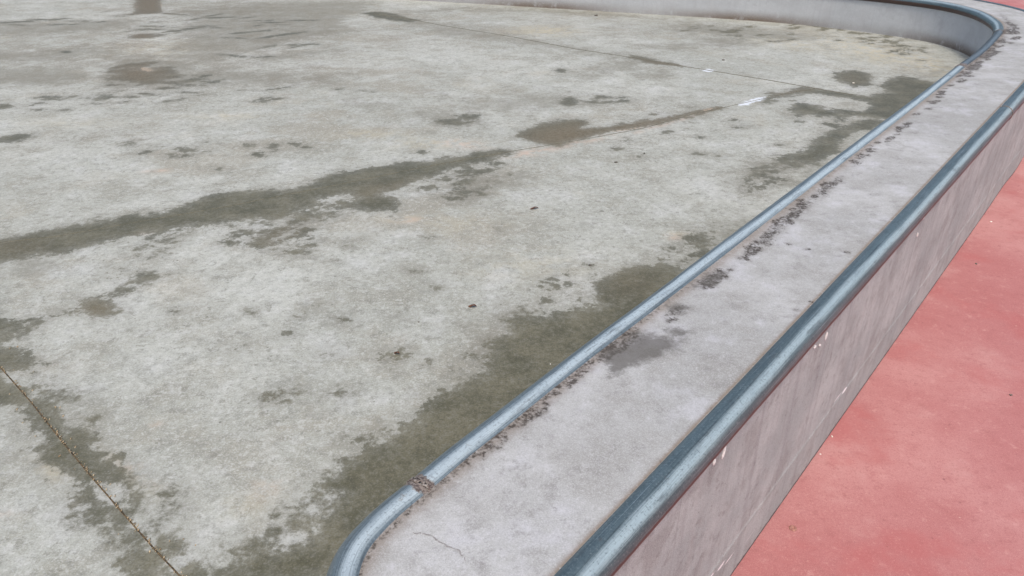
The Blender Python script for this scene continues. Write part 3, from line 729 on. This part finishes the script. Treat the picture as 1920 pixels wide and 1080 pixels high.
strip('expansion_joint', JC, .0045, M_joint, label='thin brown expansion joint crossing the damp patch at lower left', h=.001, jit=.12)
strip('saw_cut', [(-60, 461), (100, 444), (240, 419), (425, 387), (640, 345), (780, 316), (945, 286)], .004, M_cut, label='faint saw cut along the middle of the long diagonal damp band', h=.0012)
strip('saw_cut', [(945, 286), (1080, 264), (1200, 242), (1300, 214), (1400, 192), (1470, 176), (1530, 166)], .007, M_cut, label='saw cut along the brown puddle stain towards the white mark', h=.0012)
strip('saw_cut', [(700, 26), (760, 34), (825, 47), (960, 69), (1080, 92), (1180, 107), (1280, 124), (1360, 137), (1440, 150), (1530, 166), (1600, 178)], .020, M_cut, label='long saw cut crossing the far floor from upper left to the right pipe', h=.0012, step=.02)
# sand grains caught beside the expansion joint
bm = bmesh.new(); P = ground(JC, ZF); L = arclen(P)
for i in range(230):
    s = random.uniform(0, 1) ** .8 * L[-1]; c = resample(P, np.array([s]))[0]
    a = random.gauss(.004, .004) if i % 5 else random.gauss(0, .05)
    r = random.uniform(.0006, .0019)
    m = bmesh.ops.create_icosphere(bm, subdivisions=1, radius=r)
    for v in m['verts']: v.co += Vector((c[0] + a, c[1] + random.gauss(0, .002), ZF + r * .6 + (.002 if abs(a) < .004 else 0)))
me = bpy.data.meshes.new('sand_grains'); bm.to_mesh(me); bm.free()
props(link('sand_grains', me, M_grit), 'pale sand grains scattered along the brown expansion joint', 'grit', kind='stuff')

# ------------------------------------------------------------------ small debris
def leaf(uv, w, l, rot, label, z=ZF, mat=None):
    c = ground([uv], z)[0]; v, f = [], []; n = 9
    for i in range(n):
        t = i / (n - 1); hw = w * math.sin(math.pi * min(1, t * .93 + .04)) ** .7 * random.uniform(.75, 1.1) / 2
        y = (t - .5) * l; curl = .004 * math.sin(t * 5)
        v += [(-hw, y, .006 + curl), (0, y, .002 + curl), (hw, y, .005 + curl * .5)]
        if i:
            a, b = 3 * (i - 1), 3 * i
            f += [(a, a + 1, b + 1, b), (a + 1, a + 2, b + 2, b + 1)]
    o = link('fallen_leaf', mesh('fallen_leaf', v, f), mat or M_leaf)
    m = o.modifiers.new('thickness', 'SOLIDIFY'); m.thickness = .0006
    o.location = (*c, z + .001); o.rotation_euler = (0, 0, math.radians(rot))
    return props(o, label, 'leaf')
leaf((1002, 392), .016, .032, 100, 'small dark brown leaf on pale concrete below the brown puddle stain')
leaf((886, 576), .015, .026, 80, 'small reddish brown leaf on dry concrete left of the big damp patch')
leaf((744, 664), .011, .018, 60, 'tiny curled brown leaf among dark specks in the middle of the pale floor')
def pebble(uv, r, mat, label, z=ZF, name='pebble', cat='pebble', sq=.5):
    c = ground([uv], z)[0]
    bm = bmesh.new(); bmesh.ops.create_icosphere(bm, subdivisions=2, radius=r)
    for v in bm.verts:
        k = v.co.normalized(); v.co *= 1 + .22 * math.sin(k.x * 4.1 + uv[0]) + .16 * math.sin(k.y * 5.3 + k.z * 3 + uv[1]); v.co.z *= sq
    me = bpy.data.meshes.new(name); bm.to_mesh(me); bm.free()
    o = link(name, me, mat); o.location = (*c, z + r * sq * .7)
    return props(o, label, cat)
pebble((1032, 683), .0022, M_pale, 'tiny white pebble on the damp patch beside the inner pipe')
pebble((1600, 156), .006, M_pale, 'tiny white pebble on the round damp spot near the far wall')
pebble((1208, 288), .006, M_stone, 'dark pebble on pale floor right of the brown puddle stain')
pebble((1155, 305), .007, M_stone, 'flat dark pebble on pale floor below the brown puddle stain')
pebble((1356, 113), .009, M_stone, 'dark pebble on pale floor right of the far saw cut')
pebble((1118, 30), .016, M_stone, 'dark pebble close to the foot of the far wall')
pebble((1106, 498), .006, M_stone, 'dark pebble beside the top of the big damp patch')
pebble((785, 604), .003, M_stone, 'tiny dark pebble on pale floor left of the reddish leaf')
pebble((1560, 819), .0035, M_pale, 'pale tan pebble on the red floor touching the foot of the ledge', z=0)
pebble((1538, 852), .0025, M_pale, 'smaller pale pebble on the red floor by the foot of the ledge', z=0)
pebble((1858, 416), .005, M_pale, 'small white pebble on the far red floor at right', z=0)
pebble((1830, 495), .0055, M_stone, 'dark pebble on the red floor at the right edge', z=0)
pebble((1895, 741), .0045, M_stone, 'dark pebble on the red floor low at the right edge', z=0)
# small round plug in the red floor
c = ground([(1487, 991)], 0)[0]
bm = bmesh.new()
prof = [(.0, .0015), (.004, .001), (.006, .0028), (.0085, .0025), (.0105, .0)]
rows_ = []
for r, z in prof[1:]:
    rows_.append([bm.verts.new((r * math.cos(a) * random.uniform(.9, 1.1), r * math.sin(a) * random.uniform(.9, 1.1), z)) for a in np.linspace(0, 2 * math.pi, 20, endpoint=False)])
bm.faces.new(rows_[0])
for a, b in zip(rows_[:-1], rows_[1:]):
    for i in range(20): bm.faces.new((a[i], b[i], b[(i + 1) % 20], a[(i + 1) % 20]))
bmesh.ops.recalc_face_normals(bm, faces=bm.faces)
me = bpy.data.meshes.new('floor_plug'); bm.to_mesh(me); bm.free()
o = link('floor_plug', me, mat_plain('plug_dust', srgb(176, 128, 112), srgb(150, 100, 92), 200))
o.location = (*c, .0005)
props(o, 'small round plug set in the red floor near the bottom of the ledge', 'plug')
